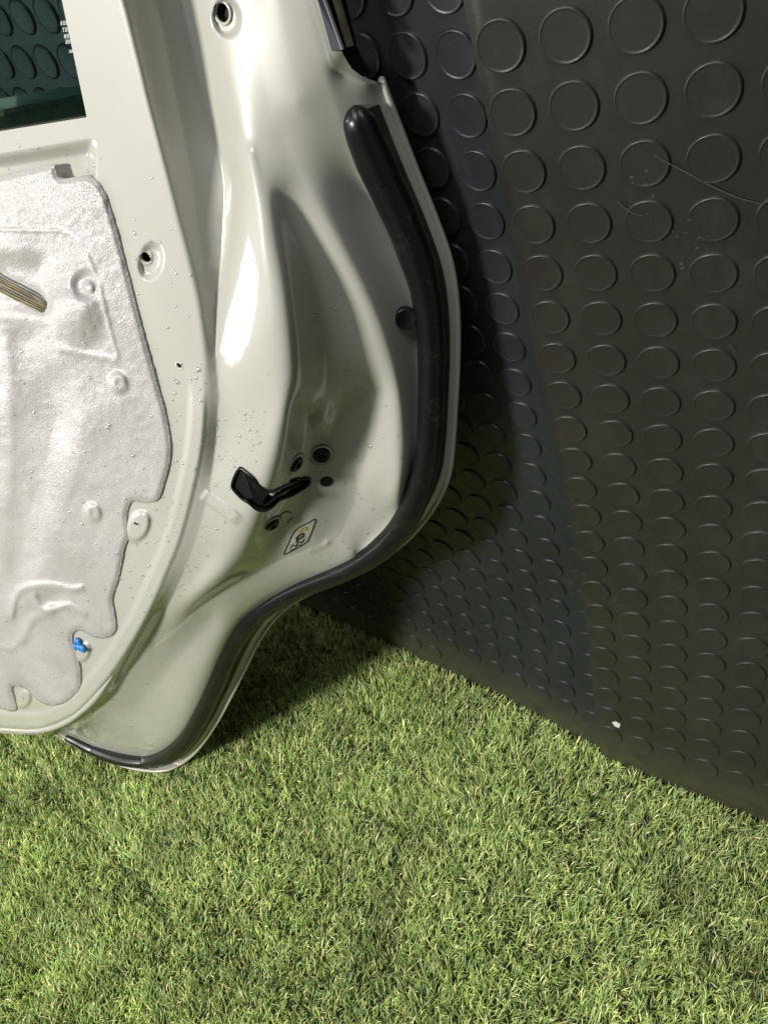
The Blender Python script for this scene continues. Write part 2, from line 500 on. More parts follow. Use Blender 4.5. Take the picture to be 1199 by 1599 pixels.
mat_r = mat_sheet("rubber_mat", y_right, -5.83, 5.0, 6.0, M_MAT)
tag(mat_r, "black studded rubber mat on the wall whose straight edge overlaps another mat", "rubber mat", "rubber mats covering the wall")
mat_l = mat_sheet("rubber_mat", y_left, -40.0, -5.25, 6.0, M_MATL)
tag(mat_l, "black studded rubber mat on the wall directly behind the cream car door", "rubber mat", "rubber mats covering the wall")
wl = [( -40.0, 17.9), (-6.0, 12.75), (5.0, 12.5)]
wv = []
for (x, y) in wl:
    wv += [(x * U, y * U + 0.012, GROUND_Z), (x * U, y * U + 0.012, 1.05)]
for (x, y) in wl:
    wv += [(x * U, y * U + 0.15, GROUND_Z), (x * U, y * U + 0.15, 1.05)]
wf = [(0, 2, 3, 1), (2, 4, 5, 3), (6, 7, 9, 8), (8, 9, 11, 10), (0, 1, 7, 6), (4, 10, 11, 5), (1, 3, 9, 7), (3, 5, 11, 9)]
tag(new_obj("wall", np_mesh("wall", wv, np.array(wf)), M_WALL, smooth=False), kind="structure")

# one stud: a low coin with a rounded rim, shared by all
def stud_mesh(mat):
    seg = 36
    R = 0.385 * U
    prof = [(R * 1.045, -0.0004), (R * 1.01, 0.0009), (R * 0.975, 0.00150), (R * 0.94, 0.00148), (R * 0.90, 0.00122), (R * 0.85, 0.00118), (0, 0.00118)]
    V = []; F4 = []; F3 = []
    for r, h in prof[:-1]:
        for k in range(seg):
            t = 2 * math.pi * k / seg
            V.append((r * math.cos(t), r * math.sin(t), h))
    V.append((0, 0, prof[-1][1]))
    for q in range(len(prof) - 2):
        for k in range(seg):
            k2 = (k + 1) % seg
            F4.append((q * seg + k, q * seg + k2, (q + 1) * seg + k2, (q + 1) * seg + k))
    q = len(prof) - 2
    for k in range(seg):
        F3.append((q * seg + k, q * seg + (k + 1) % seg, len(V) - 1))
    me = np_mesh("stud", V, [np.array(F4), np.array(F3)])
    me.materials.append(mat)
    me.polygons.foreach_set("use_smooth", np.ones(len(me.polygons), bool))
    return me
STUD = stud_mesh(M_MAT)
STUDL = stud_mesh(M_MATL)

def add_stud(x, z, yf, parent):
    e = 0.05
    P = world_pt(x, yf(x, z), z)
    tx = world_pt(x + e, yf(x + e, z), z) - P
    tz = world_pt(x, yf(x, z + e), z + e) - P
    n = np.cross(tx, tz); n /= np.linalg.norm(n)
    tx /= np.linalg.norm(tx); tb = np.cross(n, tx)
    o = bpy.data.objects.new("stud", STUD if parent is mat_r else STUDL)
    COL.objects.link(o)
    Mx = Matrix(((tx[0], tb[0], n[0], P[0]), (tx[1], tb[1], n[1], P[1]), (tx[2], tb[2], n[2], P[2]), (0, 0, 0, 1)))
    o.parent = parent
    o.matrix_world = Mx
    return o

# ------------------------------------------------------------------ door outline data (photo pixels, mm behind the front plane)
HEM = [(598, 130, 60), (625, 200, 66), (650, 265, 71), (680, 340, 76), (704, 410, 80), (714, 480, 83), (715, 560, 85), (711, 640, 86),
       (707, 700, 86), (700, 745, 86), (679, 790, 88), (644, 835, 90), (600, 871, 91), (550, 897, 90), (500, 919, 88), (460, 940, 85),
       (430, 965, 81), (405, 1000, 76), (385, 1040, 71), (360, 1090, 64), (335, 1135, 61), (305, 1175, 58), (275, 1197, 55), (245, 1204, 52),
       (200, 1198, 50), (150, 1180, 47), (118, 1164, 43), (100, 1154, 40), (88, 1147, 37)]
LIP = [(186, -36), (195, 0), (213, 70), (235, 160), (258, 250), (280, 340), (300, 420), (315, 490), (323, 560), (325, 620), (321, 690), (308, 760),
       (287, 840), (263, 900), (236, 960), (205, 1015), (170, 1065), (132, 1108), (100, 1130), (60, 1142), (0, 1139), (-40, 1133)]
SEAL = [(557, 163, 47), (566, 192, 50), (583, 235, 54), (608, 290, 59), (631, 340, 63.5), (652, 395, 68), (665, 440, 71), (673, 490, 73), (676, 540, 74.5), (676, 600, 75.5), (674, 660, 76),
        (667, 720, 76), (650, 780, 76), (622, 828, 76), (582, 864, 75), (530, 892, 72), (470, 916, 69), (420, 944, 66), (385, 975, 63), (361, 1012, 60),
        (341, 1060, 57), (318, 1110, 54), (294, 1150, 52), (265, 1176, 50), (230, 1187, 48), (190, 1183, 45), (150, 1169, 41), (120, 1155, 38), (106, 1149, 36), (95, 1144, 33)]
SEAL_W = [34, 50, 55, 56, 54, 52, 48, 45, 43, 42, 41, 41, 41, 40, 37, 34, 32, 31, 32, 31, 30, 28, 26, 24, 22, 20, 18, 15, 12]   # px across
GLASS = [(-60, -60), (80, -60), (97, 0), (136, 183), (0, 205), (-60, 214)]

hem_s = spline(HEM, 4)
panel_poly = [(-40, -40), (486, -40), (497, 0), (521, 80), (533, 80), (549, 107), (574, 123), (598, 130)] + [tuple(q[:2]) for q in spline(HEM, 4)] + [(60, 1148), (0, 1145), (-40, 1139)]
lip_s = spline(LIP, 4)
flange_poly = [(-40, -40)] + [tuple(q) for q in lip_s]

# studs that the photograph shows
def hidden(P):
    px, py = project(P)
    px = np.array([float(px)]); py = np.array([float(py)])
    if px[0] < -45 or px[0] > 1245 or py[0] < -45 or py[0] > 1500:
        return True
    return bool(inside(panel_poly, px, py)[0] and not inside(GLASS, px, py)[0] and seg_dist(panel_poly, px, py, True)[0][0] > 38 and seg_dist(GLASS, px, py, True)[0][0] > 25)

for c in range(0, 7):
    zz = -4.353 + 2.0
    for r in range(-2, 23):
        x = -5.373 + c
        # advance one pitch along the bending sheet
        if not hidden(world_pt(x, y_right(x, zz), zz)) and zz > -25.7:
            add_stud(x, zz, y_right, mat_r)
        dy = y_right(x, zz - 0.5) - y_right(x, zz + 0.5)
        zz -= 1.0 / math.sqrt(1 + dy * dy)
for j in range(-1, 17):
    for r in range(-3, 24):
        x = -6.45 - 0.96 * j - 0.028 * (r - 1)
        z = -4.62 - 0.985 * (r - 1) + 0.05 * j
        if x > -5.5 or z < -26.0:
            continue
        if not hidden(world_pt(x, y_left(x, z), z)):
            add_stud(x, z, y_left, mat_l)

# pale scratch, and a flake of paper stuck to the mat
def on_mat(px, py, lift=0.0006):
    d = rays(px, py); k = 12.0 / d[1]
    for _ in range(30):
        P = d * k
        k = (y_right(P[0], P[2]) - lift / U) / d[1]
    P = d * k
    return world_pt(P[0], P[1], P[2])

def strip_on(name, pxs, width, fn, mat, parent):
    q = spline(pxs, 4)
    t = np.gradient(q, axis=0); t /= np.linalg.norm(t, axis=1)[:, None]
    nrm = np.stack([-t[:, 1], t[:, 0]], -1)
    V = []
    for a, n in zip(q, nrm):
        V.append(fn(*(a + n * width / 2))); V.append(fn(*(a - n * width / 2)))
    k = np.arange(len(q) - 1) * 2
    F = np.stack([k, k + 1, k + 3, k + 2], -1)
    return new_obj(name, np_mesh(name, np.array(V), F), mat, parent)
strip_on("scratch", [(1022, 243), (1045, 256), (1072, 270), (1105, 288), (1150, 308), (1190, 319)], 1.6, lambda x, y: on_mat(x, y, 0.0016), M_SCRATCH, mat_r)
strip_on("scratch", [(963, 315), (975, 325), (990, 334), (1004, 337)], 1.4, lambda x, y: on_mat(x, y, 0.0016), M_SCRATCH, mat_r)
for _k in range(3):
    _x, _y = rng.uniform(930, 1190), rng.uniform(60, 1080)
    if _x < 800 + 0.17 * _y + 20: continue
    _a = rng.uniform(0, math.pi); _l = rng.uniform(8, 34)
    strip_on("scratch", [(_x, _y), (_x + _l * 0.5 * math.cos(_a) + rng.normal(0, 1.5), _y + _l * 0.5 * math.sin(_a)), (_x + _l * math.cos(_a), _y + _l * math.sin(_a))], rng.uniform(0.7, 1.3), lambda x, y: on_mat(x, y, 0.0016), M_SCRATCH, mat_r)
fl = np.array([on_mat(*q, 0.0015) for q in [(955, 1128), (962, 1127), (968, 1132), (966, 1137), (959, 1134)]])
fl2 = np.vstack([fl, fl + np.array([0.0, 0.0016, 0.0])])
flo = new_obj("paper_flake", np_mesh("paper_flake", fl2, [np.array([[0, 1, 2, 3, 4]]), np.array([[9, 8, 7, 6, 5]]), np.array([[i, i + 5, (i + 1) % 5 + 5, (i + 1) % 5] for i in range(5)])]), M_FLAKE, smooth=False)
tag(flo, "tiny white flake stuck low on the overlapping rubber mat", "flake")

# ------------------------------------------------------------------ the door: height field solve
STEP = 2
GX = np.arange(-36, 736, STEP, dtype=float)
GY = np.arange(-36, 1220, STEP, dtype=float)

CURVES = []          # (points with w, weight, crease?)
def cv(pts, wt=1.0, crease=False):
    CURVES.append((spline(pts, 1.5), wt, crease))

# foot of the lip
cv([(338, 560, 5), (342, 610, 4.5), (341, 650, 6), (338, 690, 7), (333, 730, 6), (326, 770, 4), (305, 850, 4), (279, 915, 8), (250, 968, 15), (221, 1018, 16), (186, 1071, 15), (147, 1116, 14), (118, 1139, 13)], 1.0, True)
# bottom of the channel
cv([(277, -36, 32), (285, 0, 32), (300, 70, 32), (315, 140, 31), (335, 215, 29), (347, 260, 26), (351, 300, 23), (349, 350, 19.5), (346, 400, 15.5), (341, 450, 12), (337, 500, 8.5), (338, 560, 5)], 1.0, True)
# half way down the channel wall
cv([(235, -36, 21), (243, 0, 21), (262, 90, 21), (284, 190, 20), (303, 270, 17), (318, 350, 13), (326, 420, 9.5)], 0.5)
# shoulder and bulge
cv([(312, -36, 28), (320, 0, 28), (345, 80, 26), (364, 150, 23), (378, 205, 20)], 0.6)
cv([(390, 235, 16.5), (401, 300, 10.5), (409, 380, 5), (416, 450, 1.5), (422, 520, -1), (425, 600, -1), (419, 650, 0.5), (404, 705, 2), (384, 760, 3), (358, 820, 4), (323, 880, 6.5), (284, 930, 10)], 0.9)
cv([(380, -36, 27), (390, 0, 27), (405, 70, 26), (418, 130, 25), (428, 180, 24)], 0.6)
# ridge where the face turns into the latch pocket
cv([(400, 228, 19), (418, 300, 13), (431, 380, 8), (444, 450, 5), (453, 520, 3), (457, 590, 3), (450, 650, 4.5), (437, 710, 6), (421, 760, 7), (403, 805, 8), (380, 855, 10), (352, 900, 12), (310, 935, 14), (262, 966, 16)], 1.0)
# pocket floor
cv([(436, 290, 18.5), (454, 340, 22.5), (478, 400, 28), (498, 470, 34), (511, 540, 39), (513, 600, 42), (502, 660, 42)], 0.8)
cv([(478, 640, 36), (470, 700, 35), (460, 745, 34), (444, 795, 33), (427, 832, 32), (412, 862, 31)], 0.8)
cv([(524, 640, 53), (514, 700, 51), (502, 750, 49), (484, 805, 47), (462, 848, 44)], 0.7)
cv([(582, 610, 59), (574, 680, 63), (560, 750, 63), (535, 815, 61), (500, 850, 55)], 0.6)
# crease under the pocket
cv([(512, 846, 56), (450, 871, 48), (400, 894, 39), (355, 918, 31), (310, 950, 26), (275, 984, 23), (240, 1010, 20)], 1.0, True)
# crest of the outer rim
cv([(445, 215, 25.5), (470, 270, 27), (495, 320, 29), (533, 390, 34), (572, 465, 41), (604, 540, 49), (621, 610, 56), (631, 680, 62), (633, 740, 65), (621, 795, 67), (593, 836, 67), (550, 866, 65), (500, 888, 62), (450, 910, 57), (405, 938, 53), (372, 970, 50), (348, 1015, 48), (326, 1065, 46), (303, 1110, 44), (278, 1145, 43), (245, 1163, 41), (200, 1166, 38), (150, 1153, 33), (112, 1141, 26)], 0.9)
# lower jamb
cv([(330, 965, 36), (300, 1000, 33), (270, 1040, 31), (235, 1085, 28), (190, 1130, 26)], 0.5)
# fold beside the window frame
cv([(420, -36, 27), (431, 0, 27), (446, 70, 27), (456, 120, 27), (464, 160, 27.2)], 0.6)
cv([(462, -36, 30), (472, 0, 30), (492, 70, 31.5), (506, 115, 34), (520, 165, 38), (545, 235, 46), (575, 310, 56), (603, 375, 62), (625, 425, 66), (643, 480, 70), (650, 540, 73), (653, 590, 74), (650, 660, 74), (644, 720, 74), (628, 780, 75), (600, 828, 74), (556, 864, 72)], 0.9)
cv([(476, -36, 31), (486, 0, 31.5), (509, 75, 34), (517, 100, 36), (535, 118, 42), (570, 128, 49), (590, 132, 56)], 0.8, True)
for c in (SEAL, HEM):
    cv(c, 1.0, c is HEM)
cv([(486, -40, 32), (497, 0, 33), (521, 80, 36), (535, 84, 39), (549, 107, 44), (574, 123, 51), (598, 130, 59)], 1.0)

def lap(w):
    p = np.pad(w, 1, mode='edge')
    return p[:-2, 1:-1] + p[2:, 1:-1] + p[1:-1, :-2] + p[1:-1, 2:] - 4 * w

def solve(step, init, iters):
    gx = np.arange(GX[0], GX[-1] + 1, step); gy = np.arange(GY[0], GY[-1] + 1, step)
    X, Y = np.meshgrid(gx, gy)
    T = np.zeros(X.shape); Mw = np.zeros(X.shape); Cr = np.zeros(X.shape)
    for q, wt, crease in CURVES:
        fx = (q[:, 0] - gx[0]) / step; fy = (q[:, 1] - gy[0]) / step
        ix = np.floor(fx).astype(int); iy = np.floor(fy).astype(int)
        for dx in (0, 1):
            for dy in (0, 1):
                a = np.clip(ix + dx, 0, len(gx) - 1); b = np.clip(iy + dy, 0, len(gy) - 1)
                ww = np.abs(1 - dx - (fx - ix)) * np.abs(1 - dy - (fy - iy)) * wt * 0.4
                np.add.at(Mw, (b, a), ww); np.add.at(T, (b, a), ww * q[:, 2])
                if crease:
                    Cr[b, a] = 1
    fm = inside(flange_poly, X, Y)
    dl = seg_dist(lip_s, X, Y)[0]
    fm2 = fm & (dl > 3)
    T[fm2] = 0; Mw[fm2] = 20
    T = np.where(Mw > 0, T / np.maximum(Mw, 1e-9), 0)
    bend = np.where(Cr > 0, 0.025, 1.0)
    bend[(dl < 7)] = 0.05
    lam = 0.02
    def A(w):
        return -lam * lap(w) + lap(bend * lap(w)) + Mw * w
    if init is None:
        w = np.where(Mw > 0, T, 40.0)
    else:
        g0x, g0y, w0 = init
        tx = np.clip((gx - g0x[0]) / (g0x[1] - g0x[0]), 0, len(g0x) - 1.001); ty = np.clip((gy - g0y[0]) / (g0y[1] - g0y[0]), 0, len(g0y) - 1.001)
        i = ty.astype(int); j = tx.astype(int); fy = (ty - i)[:, None]; fx = (tx - j)[None]
        w = (w0[i][:, j] * (1 - fy) * (1 - fx) + w0[i + 1][:, j] * fy * (1 - fx) + w0[i][:, j + 1] * (1 - fy) * fx + w0[i + 1][:, j + 1] * fy * fx)
    D = 1.0 / (Mw + 4 * lam + 20 * bend)
    r = Mw * T - A(w); z = D * r; p = z.copy(); rz = (r * z).sum()
    for _ in range(iters):
        Ap = A(p); al = rz / max((p * Ap).sum(), 1e-20)
        w = w + al * p; r = r - al * Ap; z = D * r
        rn = (r * z).sum(); p = z + rn / max(rz, 1e-20) * p; rz = rn
    return gx, gy, w

sol = None
for st, it in ((16, 400), (8, 400), (4, 350), (2, 260)):
    sol = solve(st, sol, it)
gx, gy, WF = sol
PX, PY = np.meshgrid(gx, gy)

# iron out the raster steps along the lip
_nd = seg_dist(lip_s, PX, PY)[0]
for _ in range(10):
    pw = np.pad(WF, 1, mode='edge')
    bl = (pw[:-2, 1:-1] + pw[2:, 1:-1] + pw[1:-1, :-2] + pw[1:-1, 2:]) * 0.125 + WF * 0.5
    WF = np.where(_nd < 13, bl, WF)
# rolled bead along the flange edge, ledge under the window, bosses round the holes
LD, _, _ = seg_dist(lip_s, PX, PY)
FL = inside(flange_poly, PX, PY)
bead = sstep(34, 22, LD) * sstep(560, 680, PY)
WF = WF - np.where(FL, 1.8 * bead * sstep(0, 9, LD), 0)
belt = PY - (238 - 0.165 * PX)                  # px below the ledge line
WF = WF + 6.5 * sstep(0, 26, belt) * sstep(152, 136, PX) * (PY < 460)
def dimple(cx, cy, rx, ry, depth, ang=0.0, soft=0.5):
    global WF
    c, s = math.cos(ang), math.sin(ang)
    x = (PX - cx) * c + (PY - cy) * s; y = -(PX - cx) * s + (PY - cy) * c
    r = np.hypot(x / rx, y / ry)
    WF = WF + depth * sstep(1.0, soft, r)
dimple(236, 408, 21, 33, 3.2, 0.2, 0.55)
dimple(229, 402, 11, 15, -1.0, 0.2, 0.7)
dimple(354, 28, 24, 34, 3.4, -0.1, 0.6)
dimple(347, 20, 13, 18, -1.0, -0.1, 0.75)
dimple(216, 822, 20, 30, -2.6, 0.45, 0.6)
dimple(130, 1018, 13, 19, -2.2, 0.35, 0.6)
dimple(38, 1092, 12, 18, -2.0, 0.35, 0.6)
# swage step on the bulge near the latch
t1 = (PX - 315) * 0.60 + (PY - 780) * -0.80
along = (PX - 315) * 0.80 + (PY - 780) * 0.60
WF = WF - 1.5 * sstep(-2, 1.5, t1) * sstep(19, 15.5, t1) * sstep(-6, 2, along) * sstep(72, 55, along)

def w_at(px, py):
    px = np.asarray(px, float); py = np.asarray(py, float)
    tx = np.clip((px - gx[0]) / STEP, 0, len(gx) - 1.001); ty = np.clip((py - gy[0]) / STEP, 0, len(gy) - 1.001)
    j = tx.astype(int); i = ty.astype(int); fx = tx - j; fy = ty - i
    return WF[i, j] * (1 - fx) * (1 - fy) + WF[i, j + 1] * fx * (1 - fy) + WF[i + 1, j] * (1 - fx) * fy + WF[i + 1, j + 1] * fx * fy

def surf(px, py, lift=0.0):
    """point on the pressed panel, lift mm towards the camera side"""
    return door(px, py, w_at(px, py) - lift)

def surf_n(px, py, e=6.0):
    a = surf(px + e, py) - surf(px - e, py); b = surf(px, py + e) - surf(px, py - e)
    n = np.cross(b, a)
    n = n / np.linalg.norm(n, axis=-1)[..., None]
    view = np.array([0, 0, CAMH * U]) - surf(px, py)
    s = np.sign((n * view).sum(-1))
    return n * s[..., None]

# root of the door
root = bpy.data.objects.new("car_door", None)
COL.objects.link(root)
root.location = door(np.array(200.0), np.array(1200.0), 55.0)
bpy.context.view_layer.update()
tag(root, "cream white car door with black rubber seal leaning on the studded mats", "car door")

def field_mesh(name, X, Y, Wd, keep, outline_list, mat, parent, wall_w=None, snap=True):
    """quad mesh of a height field over kept cells; its borders are snapped to the outlines"""
    ny, nx = X.shape
    X = X.copy(); Y = Y.copy()
    i, j = np.nonzero(keep)
    a = i * nx + j
    F = np.stack([a, a + nx, a + nx + 1, a + 1], -1)
    # border edges
    E = np.concatenate([F[:, [0, 1]], F[:, [1, 2]], F[:, [2, 3]], F[:, [3, 0]]])
    key = np.sort(E, 1)
    kk = key[:, 0].astype(np.int64) * (ny * nx) + key[:, 1]
    u, inv, cnt = np.unique(kk, return_inverse=True, return_counts=True)
    bmask = cnt[inv] == 1
    BE = E[bmask]
    bv = np.unique(BE)
    xr = X.ravel(); yr = Y.ravel()
    if snap:
        bx, by = xr[bv].copy(), yr[bv].copy()
        best = np.full(len(bv), 1e9); nxb = bx.copy(); nyb = by.copy()
        for ol in outline_list:
            d, qx, qy = seg_dist(ol, bx, by, True)
            m = (d < best) & (d < 3.5)
            best = np.where(m, d, best); nxb = np.where(m, qx, nxb); nyb = np.where(m, qy, nyb)
        xr[bv] = nxb; yr[bv] = nyb
    P = door(xr, yr, Wd.ravel())
    used, inv2 = np.unique(F.ravel(), return_inverse=True)
    V = P[used]; F = inv2.reshape(-1, 4)
    faces = [F]
    if wall_w is not None:
        mp = {v: q for q, v in enumerate(used)}
        lo = door(xr[bv], yr[bv], np.broadcast_to(wall_w, bv.shape).astype(float))
        # same plan position, only deeper: shift along the door normal
        lo = V[[mp[v] for v in bv]] + DOOR_N * ((wall_w - Wd.ravel()[bv]) * 0.001)[:, None]
        mb = {v: len(V) + q for q, v in enumerate(bv)}
        V = np.vstack([V, lo])
        faces.append(np.array([(mp[e1], mp[e0], mb[e0], mb[e1]) for e0, e1 in BE]))
    return new_obj(name, np_mesh(name, V, faces), mat, parent)

LINER = [(-70, 700), (-70, 320), (-62, 286), (-40, 282), (0, 275), (78, 258), (87, 264), (93, 279), (112, 278), (131, 275), (146, 280), (158, 292), (168, 312), (180, 350), (195, 405), (210, 465),
         (226, 525), (244, 590), (258, 640), (267, 690), (266, 720), (258, 752), (248, 780), (228, 785), (208, 783), (201, 795), (199, 815), (203, 836), (196, 855),
         (187, 900), (177, 935), (180, 960), (182, 980), (176, 992), (160, 997), (142, 993), (128, 985), (116, 988), (114, 1002), (121, 1022), (127, 1050), (126, 1072),
         (115, 1088), (95, 1100), (75, 1101), (58, 1092), (46, 1080), (32, 1072), (20, 1074), (24, 1092), (27, 1108), (18, 1111), (0, 1106), (-40, 1098), (-62, 1092), (-70, 1050)]
liner_s = [tuple(q) for q in spline(LINER, 3, closed=True)]
# latch slot and screw holes are real openings
SLOT = [(375, 731), (384, 736), (397, 747), (402, 756), (412, 765), (422, 768), (434, 764), (448, 757), (466, 750), (479, 746), (484, 750), (481, 757), (470, 765), (452, 775), (436, 781), (425, 791), (413, 797), (401, 795), (389, 785), (378, 778), (365, 764), (363, 756), (368, 741)]
slot_s = [tuple(q) for q in spline(SLOT, 3, closed=True)]
HOLES = [(228, 402, 3.0), (347, 20, 3.9), (213, 818, 1.9), (34, 1088, 1.6), (280, 571, 1.6)]
cx_ = (PX[:-1, :-1] + PX[1:, 1:]) / 2; cy_ = (PY[:-1, :-1] + PY[1:, 1:]) / 2
keep = inside(panel_poly, cx_, cy_) & ~inside(GLASS, cx_, cy_) & ~inside(slot_s, cx_, cy_)
keep &= ~(inside(liner_s, cx_, cy_) & (seg_dist(liner_s, cx_, cy_, True)[0] > 9))
for hx, hy, hr in HOLES:
    hp = surf(np.array(float(hx)), np.array(float(hy)))
    cP = door(cx_, cy_, w_at(cx_, cy_))
    keep &= np.linalg.norm(cP - hp, axis=-1) > hr * 0.001 + 0.00045
panel = field_mesh("inner_panel", PX, PY, WF, keep, [panel_poly, GLASS, slot_s], M_PAINT, root)

for hx, hy, hr in HOLES:
    hx, hy = np.array(float(hx)), np.array(float(hy))
    r = hr * 0.001
    lathe("screw_hole", [(r + 0.0015, -0.0002), (r + 0.0012, 0.00025), (r + 0.0005, 0.0003), (r, -0.0001), (r * 0.97, -0.0008)], M_PAINT, panel, surf(hx, hy), surf_n(hx, hy))
    lathe("hole_shade", [(0, -0.004), (r * 0.9, -0.004), (r * 0.98, -0.0006)], M_BLACK, panel, surf(hx, hy), surf_n(hx, hy))  # black cup paints the shade inside the hole

# outer skin behind it
sk = 12
sgx = np.arange(-36, 736, sk, dtype=float); sgy = np.arange(-36, 1220, sk, dtype=float)
SX, SY = np.meshgrid(sgx, sgy)
dh, hx_, hy_ = seg_dist(hem_s, SX, SY)
# nearest hem depth, smoothed, with a gentle dome
from_h = np.zeros(SX.shape); wsum = np.zeros(SX.shape)
for q in hem_s[::3]:
    ww = 1.0 / (((SX - q[0]) ** 2 + (SY - q[1]) ** 2) + 60.0) ** 1.5
    from_h += ww * q[2]; wsum += ww
SW = from_h / wsum + 4.0 + 10 * (1 - np.exp(-dh / 90.0))
scx = (SX[:-1, :-1] + SX[1:, 1:]) / 2; scy = (SY[:-1, :-1] + SY[1:, 1:]) / 2
skip_glass = [(-60, -60), (112, -60), (122, 0), (160, 185), (150, 170), (0, 192), (-60, 200)]
field_mesh("outer_skin", SX, SY, SW, inside(panel_poly, scx, scy) & ~inside(skip_glass, scx, scy) & (seg_dist(panel_poly, scx, scy, True)[0] > 15), [], M_PAINT, root, snap=False)

# hem of the outer skin, following the whole outline
def curve_pts(pts, step, dw=0.0):
    q = spline(pts, step)
    return q, door(q[:, 0], q[:, 1], q[:, 2] + dw)
q, P = curve_pts([(597, 128, 65)] + HEM, 5)
Nn = np.tile(-DOOR_N, (len(P), 1))
th = np.linspace(0, 2 * math.pi, 12, endpoint=False)
hem = sweep("hem_flange", P, Nn, np.stack([0.0017 * np.cos(th) , 0.0019 * np.sin(th)], -1), M_PAINT, root)
# rolled lower edge of the trim flange
qb = spline([(176, 1056, 1.2), (150, 1089, 1.2), (132, 1107, 1.2), (100, 1129.5, 1.2), (60, 1141, 1.2), (0, 1138.5, 1.2), (-40, 1132.5, 1.2)], 4)
Pb = door(qb[:, 0], qb[:, 1], qb[:, 2])
rb = np.minimum(1.0, np.arange(len(qb)) / 10.0 + 0.05)
sweep("rolled_edge", Pb, np.tile(-DOOR_N, (len(Pb), 1)), np.stack([0.0034 * np.cos(th), 0.0026 * np.sin(th)], -1), M_PAINT, root, scale=rb)
# rubber door seal
qs = spline([(*a, b) for a, b in zip(SEAL, SEAL_W)], 5)
Ps = door(qs[:, 0], qs[:, 1], qs[:, 2])
dist = np.linalg.norm(Ps - np.array([0, 0, CAMH * U]), axis=1)
half = qs[:, 3] / F_PX * dist * 0.5
sec = []
for t in np.linspace(0, 2 * math.pi, 28, endpoint=False):
    c, s = math.cos(t), math.sin(t)
    r = 1.0
    r -= 0.13 * math.exp(-((math.degrees(t) - 128) / 9.0) ** 2)          # groove along the inner side
    r -= 0.07 * math.exp(-((math.degrees(t) - 40) / 7.0) ** 2)
    sec.append((c * r, s * r * 0.86))
nS = len(Ps)
tt = np.linspace(0, 1, nS)
endr = np.sqrt(np.clip(1 - (1 - np.clip(np.arange(nS) / 6.0, 0, 1)) ** 2, 0.0, 1))
wob = 1 + 0.015 * np.sin(np.arange(nS) * 0.37) + 0.01 * np.sin(np.arange(nS) * 0.13)
seal = sweep("door_seal", Ps - DOOR_N * (half * 0.35)[:, None], np.tile(-DOOR_N, (nS, 1)), np.array(sec), M_SEAL, root, scale=half * np.maximum(endr, 0.12) * wob)
# flat strip painting the dirty, shaded gap between seal and hem dark
def seal_gap_shade():
    t = np.gradient(qs[:, :2], axis=0); t /= np.linalg.norm(t, axis=1)[:, None]
    nr = np.stack([-t[:, 1], t[:, 0]], -1)
    hd, hx2, hy2 = seg_dist(hem_s, qs[:, 0], qs[:, 1])
    to = np.stack([hx2 - qs[:, 0], hy2 - qs[:, 1]], -1)
    k0 = 3; k1 = len(qs) - 14
    a = qs[k0:k1, :2]; b = a + to[k0:k1] * 0.66
    A0 = surf(a[:, 0], a[:, 1], 1.0); B0 = surf(b[:, 0], b[:, 1], 1.1); B1 = surf(b[:, 0], b[:, 1], -0.5)
    n = len(a); V = np.vstack([A0, B0, B1]); i = np.arange(n - 1)
    F = np.concatenate([np.stack([i, i + 1, n + i + 1, n + i], -1), np.stack([n + i, n + i + 1, 2 * n + i + 1, 2 * n + i], -1)])
    return new_obj("seal_gap_shade", np_mesh("seal_gap_shade", V, F), M_SEALGAP, seal)
seal_gap_shade()

# ------------------------------------------------------------------ foam liner (water shield)
lgx = np.arange(-36, 276, 2.5); lgy = np.arange(250, 1118, 2.5)
LX, LY = np.meshgrid(lgx, lgy)
def vnoise(X, Y, scale, seed):
    r = np.random.default_rng(seed).normal(size=(80, 80))
    x = X / scale + 20; y = Y / scale + 5
    i = np.floor(x).astype(int) % 79; j = np.floor(y).astype(int) % 79
    fx = x - np.floor(x); fy = y - np.floor(y)
    fx = fx * fx * (3 - 2 * fx); fy = fy * fy * (3 - 2 * fy)
    return r[j, i] * (1 - fx) * (1 - fy) + r[j, i + 1] * fx * (1 - fy) + r[j + 1, i] * (1 - fx) * fy + r[j + 1, i + 1] * fx * fy
LW = np.full(LX.shape, -2.8)
LDist, _, _ = seg_dist(liner_s, LX, LY, True)
inner = sstep(6, 60, LDist)
LW += inner * (0.8 * vnoise(LX, LY, 80, 1) + 0.22 * vnoise(LX, LY, 30, 2)) + 0.12 * vnoise(LX, LY, 9, 3)
LW += 1.8 * sstep(9, 0, LDist)                                          # softened edge
def gb(cx, cy, rx, ry, ang=0.0):
    c, s = math.cos(ang), math.sin(ang)
    x = (LX - cx) * c + (LY - cy) * s; y = -(LX - cx) * s + (LY - cy) * c
    return np.hypot(x / rx, y / ry)
def ridge(pts, h, wd):
    global LW
    d, _, _ = seg_dist(spline(pts, 3), LX, LY)
    LW = LW - h * np.exp(-(d / wd) ** 2)
def stepline(pts, h, wd):
    """surface on the left of the directed line sinks by h mm"""
    global LW
    s = spline(pts, 4)
    d, qx, qy = seg_dist(s, LX, LY)
    sg = np.ones(LX.shape)
    t = np.gradient(s, axis=0)
    k = np.argmin((LX[..., None] - s[::3, 0]) ** 2 + (LY[..., None] - s[::3, 1]) ** 2, axis=-1)
    tv = t[::3][k]
    sg = np.sign(tv[..., 0] * (LY - qy) - tv[..., 1] * (LX - qx))
    LW = LW + h * sstep(-wd, wd, sg * d)
